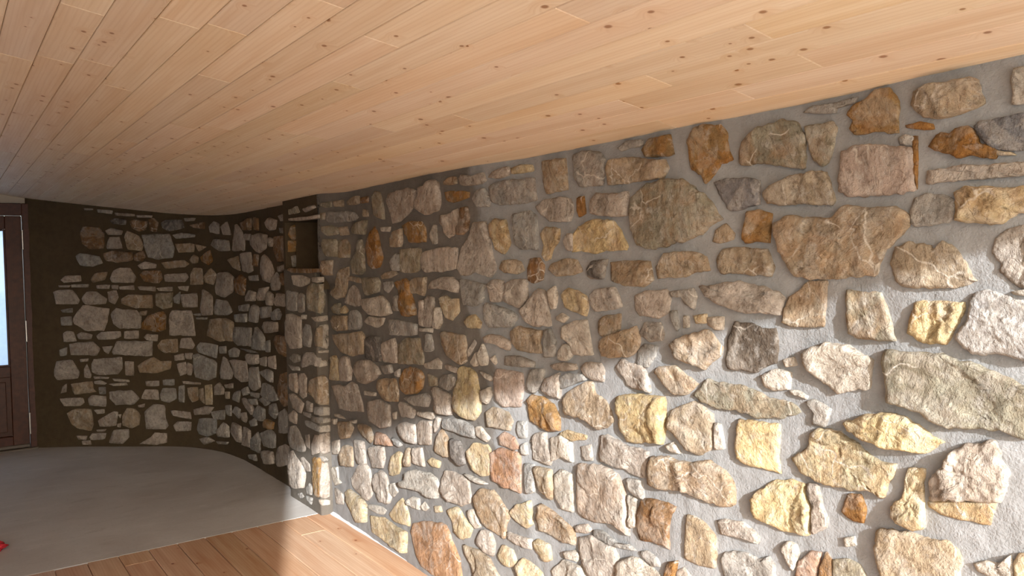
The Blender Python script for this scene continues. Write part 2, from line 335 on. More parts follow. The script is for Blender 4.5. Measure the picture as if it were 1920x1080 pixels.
# ------------------------------------------------------------------ traced stones
# '@ x0 y0 scale surface' opens a block; each line: stone kind, then its outline
STONES = """
@ 900 240 4 near
y 230,300 300,275 385,275 395,320 310,340 235,345
g 65,440 150,400 260,385 400,370 415,540 300,565 150,580 75,545
t 460,250 635,225 650,460 500,490 470,400
g 695,200 760,175 900,180 930,230 915,430 740,435 705,360
g 1030,150 1100,95 1210,85 1215,130 1130,150 1060,175
O 1210,165 1260,85 1415,50 1445,195 1390,210 1240,220
t 940,300 960,240 1100,215 1240,235 1375,235 1400,300 1360,370 1150,400 960,430
p 415,590 470,545 590,515 670,535 690,600 670,700 520,705 470,660
o 725,530 775,515 785,640 740,665 725,620
p 825,540 870,490 1000,490 1100,475 1095,655 960,660 825,640
v 1115,640 1130,520 1180,480 1250,420 1400,385 1500,380 1600,440 1700,530 1760,620 1800,680 1700,740 1650,800 1520,850 1400,880 1260,910 1180,870 1130,760
y 70,720 110,680 180,690 195,780 215,860 170,940 110,905 85,810
g 240,650 370,620 415,660 425,910 300,905 265,870
y 450,800 490,740 590,755 580,850 540,900 520,980 490,995 465,950 480,880
p 620,850 650,790 690,800 690,920 650,915
Y 690,820 740,740 830,690 990,695 1050,770 1110,890 1090,915 950,920 880,940 740,920 695,930
t 1745,850 1770,770 1840,720 1900,790 1890,840 1800,860
@ 900 470 4 near
t 145,135 165,75 230,65 290,85 320,150 270,175 180,165
b 355,130 375,65 440,55 475,110 465,220 400,245 355,215
t 515,140 540,100 640,60 720,70 760,155 690,180 570,190
d 795,140 830,85 945,65 920,215 830,210 805,190
t 980,90 1100,75 1270,80 1295,220 1220,265 1090,265 990,220
t 1325,120 1380,20 1500,10 1590,10 1690,40 1715,150 1620,165 1530,195 1400,195 1335,210
p 55,250 100,215 165,230 175,340 150,385 75,380
p 165,370 190,250 240,215 340,220 345,380 290,430 220,410
p 300,450 380,350 430,290 470,300 500,400 520,560 400,565 340,540
w 505,300 555,270 575,340 560,430 525,440
y 610,330 660,280 720,300 790,340 805,420 790,495 700,460 630,420
p 820,330 860,295 1000,275 1040,340 1060,420 990,440 860,460 830,410
p 1160,340 1230,310 1390,290 1425,360 1410,460 1330,505 1200,490 1165,450
g 1425,310 1590,285 1620,350 1600,440 1530,400 1510,350 1440,350
g 20,420 40,390 200,440 270,500 230,570 60,575 25,520
p 20,650 80,625 140,640 215,680 210,745 120,700 40,690
t 235,600 290,570 400,590 460,600 440,690 470,770 380,765 280,740 240,690
g 475,600 520,590 560,680 550,790 480,795
w 620,570 700,530 800,525 830,690 845,780 760,790 690,770 680,700 615,660
w 580,760 620,700 680,710 690,780 640,825 580,815
w 570,500 610,470 660,500 620,540 575,520
t 890,530 930,490 1050,475 1045,590 960,660 900,640
t 890,720 920,660 1040,600 1160,570 1190,650 1185,750 1100,795 980,800 910,790
g 1195,620 1240,535 1350,545 1380,620 1370,670 1270,685
g 1180,760 1230,700 1330,720 1310,800 1260,875 1180,860
t 1430,700 1520,640 1700,590 1810,725 1790,780 1680,885 1560,840 1470,810
w 1525,495 1560,495 1565,570 1525,575
y 1600,490 1690,475 1690,540 1620,545
w 1700,500 1820,500 1815,590 1760,590 1710,560
g 1420,460 1470,450 1490,570 1470,600 1440,530
p 1015,880 1060,810 1130,850 1215,860 1250,940 1275,1070 1180,1040 1100,1010 1080,950
p 755,880 790,840 900,840 925,900 920,980 830,965 770,920
p 525,860 600,840 700,850 715,890 620,905 550,890
g 190,790 280,790 400,830 400,880 300,870 185,860
@ 900 690 4 near
q 105,70 120,5 310,40 320,150 295,290 170,290 120,240
g 350,80 380,10 470,10 470,100 400,190 355,160
p 445,160 480,80 580,40 590,130 595,235 500,205
g 585,80 650,40 760,50 790,90 700,115 620,160 590,150
t 1310,30 1340,-10 1460,-10 1540,60 1630,120 1550,190 1460,205 1370,120
O 355,240 385,200 470,220 540,270 580,370 590,470 500,470 430,430 375,400
t 615,260 650,190 760,130 830,100 860,200 930,240 980,330 990,400 940,450 880,460 800,410 730,370 640,350
Y 1020,230 1060,200 1270,205 1375,215 1385,400 1360,575 1290,555 1210,560 1100,540 1040,420 1035,330
t 1400,440 1440,330 1480,290 1600,250 1740,350 1740,480 1735,610 1640,655 1540,610 1450,500
w 1752,420 1800,430 1830,600 1755,612 1750,500
t 45,330 90,290 200,330 240,400 220,470 130,450 60,440
g 280,400 340,400 350,520 290,525 275,460
r 140,510 180,480 255,520 290,600 250,615 150,575
r 75,640 150,595 285,640 300,720 295,935 170,890 90,850 75,760
p 395,540 410,490 490,490 500,600 530,660 525,725 440,705 395,680
w 525,530 600,500 680,570 690,710 600,660 530,700
y 590,495 650,465 790,510 785,540 680,545
p 755,590 830,575 845,695 790,695 765,660
p 890,640 910,510 950,500 1060,570 1250,630 1240,740 1230,830 1130,790 1000,740 900,700
t 1250,820 1290,660 1400,670 1580,720 1720,690 1830,770 1900,890 1910,1030 1830,1050 1700,1000 1500,920 1350,900 1260,870
g 330,720 395,730 410,930 340,940
t 400,740 530,770 545,900 530,985 450,930 415,850
w 560,800 600,770 690,800 690,1080 610,1050 555,960
g 1100,830 1200,850 1225,990 1150,960 1100,900
g 300,580 340,560 350,650 310,650
w 1385,590 1440,560 1490,640 1430,630
@ 900 810 4 near
p 725,330 745,240 900,250 1030,320 1080,430 1100,600 1115,780 1000,690 860,680 780,650 730,600
w 1100,480 1170,500 1165,700 1120,720 1112,560
b 1180,600 1210,500 1290,510 1400,530 1470,560 1430,640 1410,750 1420,880 1350,840 1200,800 1175,700
f 1540,700 1555,625 1650,660 1755,780 1760,1025 1640,1000 1530,940 1535,820
y 215,610 260,550 370,515 385,620 390,690 345,725 270,670
t 420,650 450,545 500,570 600,650 690,730 705,850 620,830 520,770 440,730
p 200,750 330,790 385,800 380,880 280,850 215,800
y 390,830 430,800 520,850 540,960 490,970 430,910
p 720,700 800,690 830,740 800,760 720,750
p 740,790 850,780 1000,860 1030,960 1010,1090 830,1090 770,990 740,880
g 845,740 900,740 1010,830 1100,840 1160,890 1060,870 940,840 850,790
w 1020,1090 1030,980 1100,945 1180,940 1280,1010 1360,1090
g 1200,900 1250,890 1330,950 1350,1010 1290,1010 1210,940
y 130,920 165,850 240,890 270,990 220,1020 150,970
y 265,1010 320,945 400,1000 460,1060 480,1110 300,1110
o 1375,1110 1410,980 1480,970 1460,1110
p 1475,1040 1530,1010 1600,1110 1465,1110
w 530,1040 620,960 700,990 760,1020 800,1110 560,1110
w 620,900 700,890 740,930 720,970 640,950
@ 1300 810 4 near
p 180,665 250,655 370,680 440,740 485,790 480,840 380,800 210,770
Y 320,60 345,-90 640,-50 645,80 635,200 655,310 520,270 400,250 325,200
y 740,190 850,120 880,20 940,-20 1000,-30 1100,10 1200,80 1290,160 1380,230 1510,240 1480,350 1410,495 1380,440 1280,430 1180,430 1000,400 900,360 810,300
Y 440,500 500,430 600,370 750,375 830,400 830,480 880,580 860,775 740,755 600,710 480,660 445,580
p 855,390 930,410 960,560 1000,650 990,720 890,760 890,620
o 1115,600 1160,470 1250,470 1290,560 1270,680 1200,670
y 1480,560 1560,490 1580,380 1610,280 1720,295 1720,420 1725,720 1640,735 1510,680 1480,640
f 1350,870 1380,740 1480,730 1700,790 1880,820 1950,870 2000,960 1980,1110 1420,1110 1370,980
g 210,960 230,900 350,900 400,900 480,960 560,930 600,990 610,1110 230,1110
w 655,870 700,825 760,850 780,920 740,1040 690,960
r 790,960 880,900 955,910 920,1110 760,1110
b 950,1000 990,910 1030,960 1030,1110 935,1110
v 1045,960 1160,960 1240,1000 1300,1110 1045,1110
w 1130,800 1200,790 1210,850 1140,860
@ 1680 810 4 near
p 240,370 270,310 360,260 370,200 460,130 520,90 640,100 680,60 750,80 770,200 830,330 820,400 770,525 500,515 255,505 250,450
y 255,514 500,522 735,532 730,560 690,690 560,670 380,630 260,570
w 590,985 680,970 760,990 850,930 870,1000 870,1110 700,1085 620,1040
y 885,970 920,920 1020,920 1020,1110 890,1110
@ 1680 570 4 near
Y 85,220 110,100 140,0 230,-20 400,-10 510,-10 500,60 440,180 400,270 370,300 300,285 250,300 150,260
W 435,260 530,140 560,0 580,-60 640,-110 800,-60 1030,0 1030,450 900,400 740,370 600,375 520,340
v -110,440 -70,350 60,360 200,370 340,380 500,430 640,490 780,530 1030,650 1030,1020 880,980 760,940 560,940 400,930 250,880 190,810 60,770 -60,730
@ 1300 570 4 near
w 820,390 880,330 980,290 1130,310 1220,370 1340,420 1320,560 1300,630 1180,650 1080,665 1000,600 940,560 850,480
D 245,430 260,270 310,130 380,150 420,150 500,190 600,180 620,330 600,440 530,470 470,500 320,495 260,480
w 510,540 600,490 720,520 710,640 610,650 530,620
w 670,420 740,400 760,460 690,470
w 720,650 780,650 850,690 840,710 740,680
g 840,740 900,720 1030,790 1020,830 990,920 890,900 900,820
v 5,690 110,560 220,600 400,620 560,700 720,740 790,810 640,850 480,850 300,790 130,770
Y 1140,890 1300,840 1460,815 1600,870 1750,970 1860,1040 1750,1110 1640,1110 1440,1080 1270,1010 1160,950
@ 1300 340 4 near
v 1145,890 1150,820 1200,830 1400,840 1440,960 1480,1080 1505,1190 1400,1190 1240,1170 1160,1140 1150,1050
t 655,1060 680,960 720,870 850,760 1000,750 980,900 970,1090 880,1095 720,1080
s 155,10 240,-20 380,-25 490,-10 490,170 400,200 290,225 250,200
t 525,70 590,20 700,-30 800,-55 880,-75 980,-70 1010,20 1050,140 1020,175 850,170 750,175 560,160 530,110
t 600,310 680,270 760,250 820,270 1060,265 1120,180 1250,190 1400,200 1500,190 1600,270 1590,340 1530,420 1430,510 1370,660 1340,700 1220,715 1130,725 930,735 760,715 680,610 630,500
O 365,430 400,230 480,220 575,250 565,350 560,460 470,450 390,465
t 180,560 220,510 330,495 540,510 590,640 570,715 480,705 380,695 210,690 185,640
p 50,790 150,780 340,750 460,780 620,830 670,880 640,1000 480,985 340,980 220,930 80,850
@ 1680 340 4 near
t -30,600 0,490 120,460 260,480 270,520 340,450 430,500 500,600 560,710 600,745 440,795 260,800 50,785 -10,740
g 110,230 140,130 220,95 350,105 430,150 435,270 380,310 260,325 150,335 110,310
y 445,290 460,180 445,90 520,40 640,40 800,50 960,40 1030,60 1030,230 900,240 810,300 700,315 600,310
p 730,540 750,430 830,370 940,330 1030,330 1030,830 960,810 880,760 780,680 790,620
w 870,830 960,815 1020,835 1020,865 900,850
@ 1680 100 4 near
t 115,390 130,280 220,240 400,200 540,180 600,200 640,370 560,420 420,465 310,490 210,470
o 80,540 180,515 260,530 270,565 200,570 90,560
o 245,700 300,610 340,590 400,600 440,560 530,545 590,600 630,680 740,720 730,790 640,770 560,770 450,785 400,750 330,735
s 590,550 640,510 960,450 1030,440 1030,720 860,725 720,710 645,650
p 245,975 250,880 420,850 560,840 800,825 1030,812 1030,908 800,930 560,945
w 865,370 880,300 860,220 880,120 1030,95 1030,360
y 750,730 850,740 880,760 760,760
o 125,640 160,640 160,800 155,1000 130,940 118,830
@ 1240 110 4 near
O 190,610 240,530 310,495 390,500 440,485 480,560 490,660 530,755 440,790 380,880 325,940 295,870 215,820 205,700
v 585,700 600,620 700,520 820,490 900,450 1000,480 1050,560 1070,700 1060,815 980,810 850,790 720,790 600,800
v 1075,510 1200,490 1270,475 1305,520 1290,650 1240,770 1200,800 1140,760 1100,640
O 1395,420 1440,340 1530,300 1600,240 1700,210 1770,320 1760,450 1770,555 1650,545 1450,560 1410,520 1440,460
g 1070,400 1140,355 1290,330 1460,290 1440,330 1310,370 1300,405 1160,415
q 1325,990 1350,690 1460,655 1600,640 1700,660 1780,665 1870,680 1880,760 1890,970 1800,1010 1600,1025 1400,1035
g 1780,600 1830,570 1890,590 1880,650 1790,640
@ 600 310 5.333 near
v 0,380 110,360 115,415 50,425 0,400
t 130,360 225,345 235,410 140,415
t 275,360 340,310 385,305 390,385 285,400
b 400,325 480,310 475,370 405,380
g 60,540 65,465 270,455 340,470 380,520 350,555 210,570 70,570
v 0,480 45,475 40,540 0,545
v 520,380 515,320 545,260 590,270 620,370 640,540 580,530 530,500
t 430,440 470,450 475,510 430,515
p 655,350 720,280 870,225 950,260 940,370 900,460 800,560 720,590 700,450
p 950,370 975,230 1060,180 1110,135 1170,170 1190,280 1200,380 1180,450 1040,500 955,430
t 1235,160 1280,120 1350,115 1360,180 1290,195 1240,190
O 1245,265 1340,255 1480,265 1475,320 1330,375 1265,350
p 1385,130 1410,95 1480,100 1520,110 1620,70 1650,150 1600,185 1440,205 1395,190
p 1680,120 1720,60 1830,20 1890,15 1885,100 1790,130
g 1520,330 1560,250 1640,235 1690,330 1685,410 1560,420
v 10,610 90,605 180,620 180,690 70,705 15,660
t 190,620 270,610 285,695 200,700
v 310,620 370,570 465,545 440,690 330,680
o 470,830 490,720 545,615 580,700 600,820 620,920 590,1020 520,1040 490,980
w 600,620 700,615 690,665 610,660
t 690,730 720,670 810,630 815,740 800,815 700,815
O 830,600 900,560 1000,560 1040,620 1045,770 890,770 850,690
w 1095,680 1130,600 1160,605 1165,780 1125,790 1095,720
p 1200,510 1290,480 1370,430 1395,520 1375,610 1330,700 1290,730 1235,680
b 1400,430 1460,415 1480,500 1470,640 1420,690 1355,690 1390,560
p 1365,1030 1390,900 1400,830 1480,720 1510,640 1540,570 1650,560 1680,700 1700,850 1740,1000 1750,1040 1700,1120 1640,1100 1530,1070 1450,1110 1400,1090
v 10,790 30,740 150,735 175,780 170,910 50,905 20,850
v 180,750 260,740 295,800 290,920 180,920
t 20,950 120,950 120,1100 20,1095
v 300,960 370,860 390,740 410,740 430,860 440,1060 400,1090 320,1080
v 795,900 800,840 1000,830 995,1020 960,1070 870,1080 800,1060
p 1000,960 1020,880 1130,840 1240,810 1360,830 1350,1040 1200,1060 1060,1070 1010,1020
g 690,960 760,880 788,900 788,1050 720,1050
@ 600 500 5.333 near
t 105,270 160,130 190,40 280,0 280,100 260,230 240,310 170,330
t 275,110 310,95 415,120 410,165 340,150 285,140
v 415,130 440,110 560,105 590,160 580,260 450,285 425,230
t 605,95 650,60 740,35 770,75 700,110 620,125
g 630,160 720,145 730,200 680,270 640,230
O 740,160 850,130 890,150 900,260 950,420 950,490 840,495 790,400 800,280
g 730,300 770,290 788,360 780,440 730,440
t 895,150 940,120 1050,105 1050,220 1030,300 960,270 900,260
p 1075,225 1110,140 1200,110 1320,110 1380,180 1360,260 1260,230 1150,220
p 260,330 280,240 330,180 380,250 390,380 340,400 260,370
w 400,330 450,320 530,310 620,290 680,360 715,470 600,485 480,480 420,420
v 110,410 150,370 195,360 195,480 130,460
y 205,420 240,390 275,440 250,470 205,465
t 105,540 140,490 260,490 275,630 170,640 120,610
g 285,540 300,450 350,430 400,480 410,580 380,630 290,635
w 445,550 490,500 640,510 620,580 570,615 490,580
g 685,600 690,530 800,540 955,570 950,690 690,685
p 975,480 990,340 1030,345 1036,600 990,580
p 1045,320 1070,295 1130,310 1138,400 1120,580 1070,610 1045,590
w 1148,410 1190,410 1215,560 1180,625 1125,610
w 990,615 1110,615 1110,660 990,645
y 1195,310 1260,290 1300,330 1380,320 1385,450 1320,540 1250,510 1210,400
y 1435,550 1470,500 1540,480 1600,560 1590,620 1470,610
g 1390,130 1500,145 1640,170 1625,330 1560,390 1430,390 1410,270
t 120,680 180,680 250,670 400,640 430,700 435,870 320,890 210,860 150,770
d 450,720 510,695 600,710 605,950 520,940 450,910
p 615,770 740,715 770,830 770,965 640,960 620,880
v 780,770 860,715 990,710 1000,800 1030,900 1025,975 880,980 785,970
g 1045,670 1100,680 1125,830 1090,850 1040,850 1050,760
t 1200,670 1260,655 1440,690 1455,800 1450,940 1390,975 1270,890 1220,780
g 1465,850 1540,730 1560,770 1480,905
w 1500,960 1550,860 1572,900 1570,990 1530,1000
w 1578,870 1620,770 1670,920 1660,980 1600,990
w 1030,975 1130,940 1170,905 1215,960 1210,1025 1050,1020
w 1700,920 1740,890 1760,960 1745,980
y 95,1010 110,900 150,890 178,960 180,1140 100,1130
p 188,920 230,895 275,910 305,1040 300,1145 195,1140
p 340,1040 370,940 490,935 560,1000 600,1080 540,1130 450,1170 370,1140
g 600,990 700,980 715,1060 640,1080
p 1245,990 1270,980 1370,1010 1350,1060 1260,1030
@ 600 690 5.333 near
O 790,110 830,20 900,-10 1000,20 1040,90 1020,200 960,250 860,260 800,210
g 740,40 785,10 785,90 750,80
v 1075,60 1165,100 1170,180 1090,180
g 1185,140 1220,70 1300,60 1340,110 1335,180 1280,225 1200,190
Y 1330,330 1345,200 1370,110 1370,30 1420,-10 1480,0 1550,60 1570,180 1590,300 1590,440 1530,520 1450,505 1340,430
w 1595,230 1690,190 1710,260 1660,360 1605,330
w 1590,30 1710,90 1700,130 1640,90
p 1115,200 1150,185 1290,260 1300,470 1180,460 1150,420 1160,320
p 120,170 250,180 310,140 360,160 400,300 430,440 300,425 200,410 160,300
w 440,230 550,250 545,280 440,270
t 575,190 590,110 740,110 770,220 770,335 660,330 600,230
g 840,300 900,280 1060,250 1100,300 1070,390 980,380 900,350
p 475,450 480,330 590,320 690,370 700,480 700,590 600,605 490,530
p 780,370 800,340 860,350 950,430 930,500 810,490
w 965,440 1120,445 1135,500 1110,515 975,475
w 725,450 760,440 755,510 730,510
w 140,460 180,465 240,510 200,500 150,485
w 120,510 155,510 150,565 125,560
w 295,530 350,520 345,555 310,550
t 170,560 190,535 300,535 330,600 290,700 200,710 175,640
t 380,560 440,570 490,600 520,700 500,750 440,680 390,620
r 540,760 560,640 640,670 700,740 710,785 620,770
p 760,590 820,545 900,560 940,560 950,760 880,750 800,680
p 965,560 1000,525 1105,530 1100,770 980,760 970,660
p 1130,580 1160,490 1195,510 1170,600 1140,650
g 1215,560 1220,520 1310,500 1420,530 1530,590 1530,710 1410,670 1215,600
t 1145,790 1170,680 1210,620 1260,700 1270,890 1230,890 1150,840
d 1300,710 1380,740 1430,820 1440,960 1390,980 1310,900
w 1545,590 1600,585 1650,650 1690,700 1660,740 1555,670
w 115,740 190,720 190,860 120,860
t 195,870 210,790 260,770 315,790 320,985 210,975
p 335,720 430,740 450,960 380,960 350,870
p 480,800 560,780 630,790 640,900 620,1000 520,1000 490,880
g 715,700 760,720 810,770 780,790 730,760
y 690,1000 710,890 770,830 815,860 800,980 780,1060 690,1070
t 825,900 860,800 890,810 895,980 850,990
p 920,800 1010,800 1040,990 990,980 920,950
y 1070,930 1110,900 1190,940 1180,1000 1110,980
y 1460,830 1530,755 1660,770 1690,820 1685,1070 1600,1080 1520,1020 1470,900
@ 600 878 5.333 near
p 305,100 370,0 430,-60 490,20 500,120 515,260 470,320 400,260 320,180
p 530,170 545,60 600,20 660,80 680,180 710,290 690,350 640,350 600,340 560,260
w 685,170 740,150 780,240 730,290 700,250
w 780,140 850,120 850,40 950,20 1080,50 1150,110 1180,200 1160,300 1090,290 1000,240 900,200 800,190
p 1195,200 1240,20 1380,60 1470,120 1500,310 1490,340 1410,375 1300,330 1220,260
w 1430,60 1500,80 1600,130 1660,160 1590,160 1500,110
t 1530,290 1600,210 1720,220 1830,370 1890,470 1850,600 1840,710 1750,640 1640,570 1560,420
y 240,240 290,210 400,290 460,370 460,540 400,540 330,420 260,320
w 465,390 500,355 620,390 660,420 630,465 540,440
y 690,460 740,380 820,300 860,380 890,500 890,580 800,550 700,490
w 850,340 920,290 980,310 990,420 920,400
w 995,390 1040,340 1085,400 1050,430
y 1140,380 1200,380 1215,440 1160,445
y 1270,420 1370,390 1430,480 1520,600 1490,690 1430,720 1350,640 1310,520
w 1465,430 1520,410 1560,500 1590,590 1540,600 1490,510
y 500,480 620,490 760,590 860,640 850,850 740,790 620,710 520,640
R 905,640 930,560 1000,530 1100,540 1250,570 1330,760 1390,900 1410,1150 1200,1100 1010,985 960,880
t 1430,760 1480,780 1600,830 1690,900 1730,1000 1800,1110 1540,1110 1510,960 1450,850
p 1560,720 1610,620 1700,650 1740,760 1720,880 1640,840 1580,780
@ 500 820 6.75 near
w 810,390 890,380 900,540 940,570 870,610 840,560
p 860,640 900,660 960,720 970,850 880,840
@ 500 540 6.75 pier
g 250,30 390,60 380,285 260,280
g 395,90 430,65 480,100 480,300 405,310
v 510,130 530,-20 560,-60 665,-50 660,320 535,285
p 255,330 330,330 430,380 440,580 440,750 300,775 260,640
w 440,340 500,340 495,395 440,395
w 560,370 665,360 665,422 610,425
g 460,520 490,450 550,480 570,600 550,750 470,730
t 610,600 660,490 660,740 615,735
g 285,880 340,830 420,850 420,930 340,945
p 430,980 480,820 590,810 640,900 640,1000 560,970 450,1010
g 270,970 400,1000 410,1040 330,1045
@ 500 540 6.75 side
v 672,-50 700,-20 745,80 740,230 690,325 672,320
w 670,360 770,350 780,410 670,420
w 672,480 780,470 785,720 760,765 672,740
w 670,795 780,790 780,818 670,820
w 672,920 770,910 775,980 672,1000
@ 500 700 6.75 pier
p 280,10 370,0 400,120 385,250 300,200 280,100
p 415,0 470,0 510,60 500,290 460,315 420,280 415,120
t 540,90 590,60 662,40 662,390 610,370 590,300 530,240
p 280,260 330,250 395,310 470,380 430,510 330,440 300,330
p 500,350 575,380 575,490 510,480
g 590,420 662,430 662,530 600,520
g 460,490 560,510 550,570 470,530
g 565,540 662,560 662,635 570,605
g 480,600 560,610 660,670 660,740 560,700 490,650
p 280,520 330,470 380,520 370,640 290,610
g 285,670 370,660 410,730 490,940 480,995 400,990 310,940 285,830
p 480,780 540,770 545,960 500,900
p 570,900 600,780 662,790 662,1000 570,1040
@ 500 700 6.75 side
t 672,40 740,30 780,80 790,390 672,390
w 672,430 800,425 800,530 672,535
w 672,575 805,565 805,615 672,635
w 672,670 805,655 805,735 672,745
p 675,780 800,750 805,1000 720,1020 675,980
@ 500 820 6.75 pier
p 295,180 330,170 370,260 440,340 490,460 470,640 360,650 315,620 300,400
p 425,265 460,250 540,340 550,430 500,430 450,330
g 495,640 540,580 575,640 570,730 510,720
O 580,260 662,270 668,560 668,740 640,755 600,720 580,560
g 490,740 580,770 560,850 510,800
g 390,710 440,700 470,750 440,775
@ 500 820 6.75 side
p 678,500 700,340 780,330 800,560 800,760 740,770 680,740
@ 520 380 6.75 pier
v 135,85 185,80 180,140 140,150
v 190,70 240,45 270,120 200,140
p 320,80 450,30 470,60 350,120
p 140,200 350,180 520,150 520,195 380,215 150,230
w 170,920 310,925 410,960 400,1030 290,1070 200,1040
w 440,950 540,940 540,1000 500,1015 450,1005
b 125,850 160,835 535,835 540,880 180,890
@ 520 380 6.75 jamb
O 165,300 250,270 350,320 360,460 190,470 140,400
O 140,480 340,480 370,560 330,610 140,620
g 180,680 260,660 320,700 310,800 200,810
d 380,380 430,370 430,470 380,470
@ 0 340 4 far
b 600,400 620,340 740,350 780,390 775,505 670,510 615,470
p 790,370 830,350 915,370 905,400 810,400
p 805,480 820,420 890,415 915,505 805,505
t 930,420 950,370 1040,410 1070,480 1060,520 960,510
g 1060,400 1265,395 1305,500 1290,575 1190,585 1110,570
g 565,560 600,540 740,560 765,615 690,640 600,630
b 775,540 860,520 990,530 995,590 880,610 790,590
b 1003,550 1070,520 1090,570 1060,600 1005,595
p 1030,630 1090,600 1170,620 1165,650 1060,660
t 1210,610 1380,590 1420,620 1380,645 1240,655
g 730,210 840,220 835,245 735,235
p 860,235 1000,245 1005,262 870,255
p 1025,253 1135,255 1130,272 1030,270
g 630,200 690,203 690,215 635,215
d 820,290 860,275 940,290 935,325 850,320
b 970,300 1010,285 1100,300 1090,360 1040,375 990,350
b 1115,290 1150,275 1185,310 1170,380 1125,370
d 1205,310 1240,290 1360,290 1380,350 1260,375 1215,350
g 1380,275 1460,275 1450,295 1390,300
b 1420,330 1530,305 1530,360 1450,350
p 1565,340 1600,300 1640,320 1640,395 1575,385
p 1650,340 1700,300 1730,400 1670,405
p 1745,440 1770,320 1810,370 1830,430 1830,520 1740,520
g 1290,400 1360,385 1455,400 1450,420 1320,430
t 1315,470 1420,465 1455,470 1450,530 1340,535
t 1460,470 1540,490 1490,525
g 1575,480 1600,435 1710,440 1720,520 1640,520
t 1420,590 1450,550 1485,570 1480,610 1440,615
o 1500,570 1570,515 1590,600 1560,630 1510,600
p 1805,540 1880,530 1895,670 1860,690 1815,670
t 1705,590 1780,560 1800,670 1750,650
t 1425,700 1450,650 1515,655 1520,775 1430,775
t 1525,720 1580,650 1620,700 1600,780 1540,760
p 1610,800 1630,690 1700,680 1750,720 1745,830 1680,870 1620,850
b 1755,740 1800,700 1840,730 1830,860 1770,840
p 455,740 490,710 600,705 605,750 480,760
t 680,740 710,690 800,680 780,740 700,760
p 825,730 850,670 900,650 970,650 1015,720 1000,760 840,755
b 1045,700 1080,670 1200,670 1220,730 1190,765 1080,750
p 1230,700 1390,685 1405,720 1380,755 1240,750
w 535,775 660,770 655,795 540,795
p 725,780 820,775 815,805 730,805
p 835,780 885,780 880,810 840,805
p 895,790 1000,780 1005,815 900,810
p 1035,790 1160,790 1160,825 1050,815
w 1175,800 1290,790 1290,825 1190,820
w 1335,790 1410,785 1400,825 1345,810
p 440,780 520,780 510,795 445,795
p 400,830 440,815 540,815 590,890 580,920 420,920
p 610,880 650,830 720,825 800,880 790,920 640,925
p 805,830 870,820 885,870 860,920 815,900
t 910,880 960,850 1140,850 1140,955 1020,950 910,920
v 1165,840 1290,835 1285,945 1220,960 1170,930
g 1300,870 1348,830 1340,920 1305,910
p 1355,850 1470,840 1475,945 1370,945
p 1500,960 1520,810 1590,860 1590,1000 1510,1005
g 1605,960 1620,880 1700,900 1740,980 1700,1005 1610,1000
g 455,965 540,950 540,985 470,985
p 545,1030 620,930 820,955 800,1060 775,1120 640,1120 560,1070
g 455,1020 530,1015 535,1080 460,1080
p 830,1000 870,950 1020,970 1055,1015 1050,1100 900,1105 850,1070
t 1045,980 1100,970 1090,1005 1050,1008
o 1065,1060 1110,1000 1220,975 1245,1010 1240,1110 1190,1130 1060,1110
p 1270,1000 1290,970 1430,970 1450,1060 1460,1160 1270,1155
g 1450,995 1500,990 1500,1010 1455,1005
g 1470,1020 1550,1020 1545,1035 1475,1035
t 1560,1100 1580,1035 1690,1025 1750,1060 1745,1200 1650,1200 1555,1160
@ 0 600 4 far
p 475,100 500,85 545,90 570,160 475,165
p 575,110 610,90 690,110 680,145 590,145
p 725,120 760,90 900,85 905,125 860,145 740,145
p 930,85 1035,80 1035,140 930,140
p 1080,130 1100,105 1180,110 1175,160 1100,150
p 520,180 620,165 690,165 745,215 720,265 530,265
g 445,225 500,205 495,265 450,270
p 765,200 840,195 810,255 780,235
p 840,240 880,160 1140,160 1135,270 990,265 850,260
t 1180,190 1210,150 1330,140 1330,240 1240,250 1190,220
p 1345,210 1360,140 1430,135 1460,190 1440,220
g 1475,210 1500,165 1630,190 1620,290 1490,240
p 405,370 425,310 540,300 595,390 580,440 430,450 410,420
p 630,370 650,330 680,410 675,435 630,430
p 685,330 700,290 910,280 915,370 880,410 740,415 690,390
p 935,310 1000,315 1000,415 940,415
t 1035,345 1110,290 1150,275 1200,310 1280,310 1270,370 1180,400 1050,395
p 1325,330 1390,315 1398,400 1350,420
p 1403,320 1440,340 1430,415 1405,410
g 1445,260 1480,255 1620,320 1615,430 1560,450 1470,430 1450,350
p 600,295 660,290 655,310 605,315
p 705,425 810,430 805,442 710,442
p 705,460 750,455 795,475 780,485 710,480
w 845,440 960,450 965,465 860,460
w 815,480 940,470 950,490 850,495
p 470,500 495,480 495,540 455,550
t 530,480 690,460 695,520 720,540 560,560 540,530
g 740,505 790,505 790,555 745,555
p 820,540 900,530 980,530 1040,590 1000,630 870,640 820,590
p 1090,460 1190,455 1190,495 1100,495
g 1220,450 1300,445 1300,490 1225,490
p 1370,460 1500,470 1500,485 1380,480
p 1060,590 1090,525 1180,525 1190,600
g 1200,560 1220,515 1310,515 1320,590 1270,620 1210,605
g 1340,500 1380,490 1380,620 1340,610
t 1405,510 1480,505 1485,600 1440,615 1410,570
t 1490,520 1520,510 1530,630 1500,600
y 1535,490 1585,485 1590,635 1540,635
p 450,590 620,585 630,620 600,645 480,645
p 660,590 690,565 795,570 790,650 670,640
t 500,700 560,670 680,670 695,780 680,830 600,820 540,780
w 705,675 780,670 780,700 730,705
p 735,755 850,690 880,690 870,795 750,800
t 915,720 950,660 1010,670 1050,720 1040,790 990,810 920,790
p 1085,690 1150,640 1230,640 1245,740 1260,790 1240,820 1100,815 1085,750
p 1280,680 1420,690 1430,745 1300,720
p 1300,790 1330,765 1430,765 1425,830 1320,835
p 1450,670 1530,650 1600,655 1560,710 1460,710
g 1580,690 1690,670 1680,750 1600,740
g 1475,820 1490,740 1620,740 1620,850 1550,870 1490,855
w 1625,830 1670,770 1710,800 1715,880 1640,880
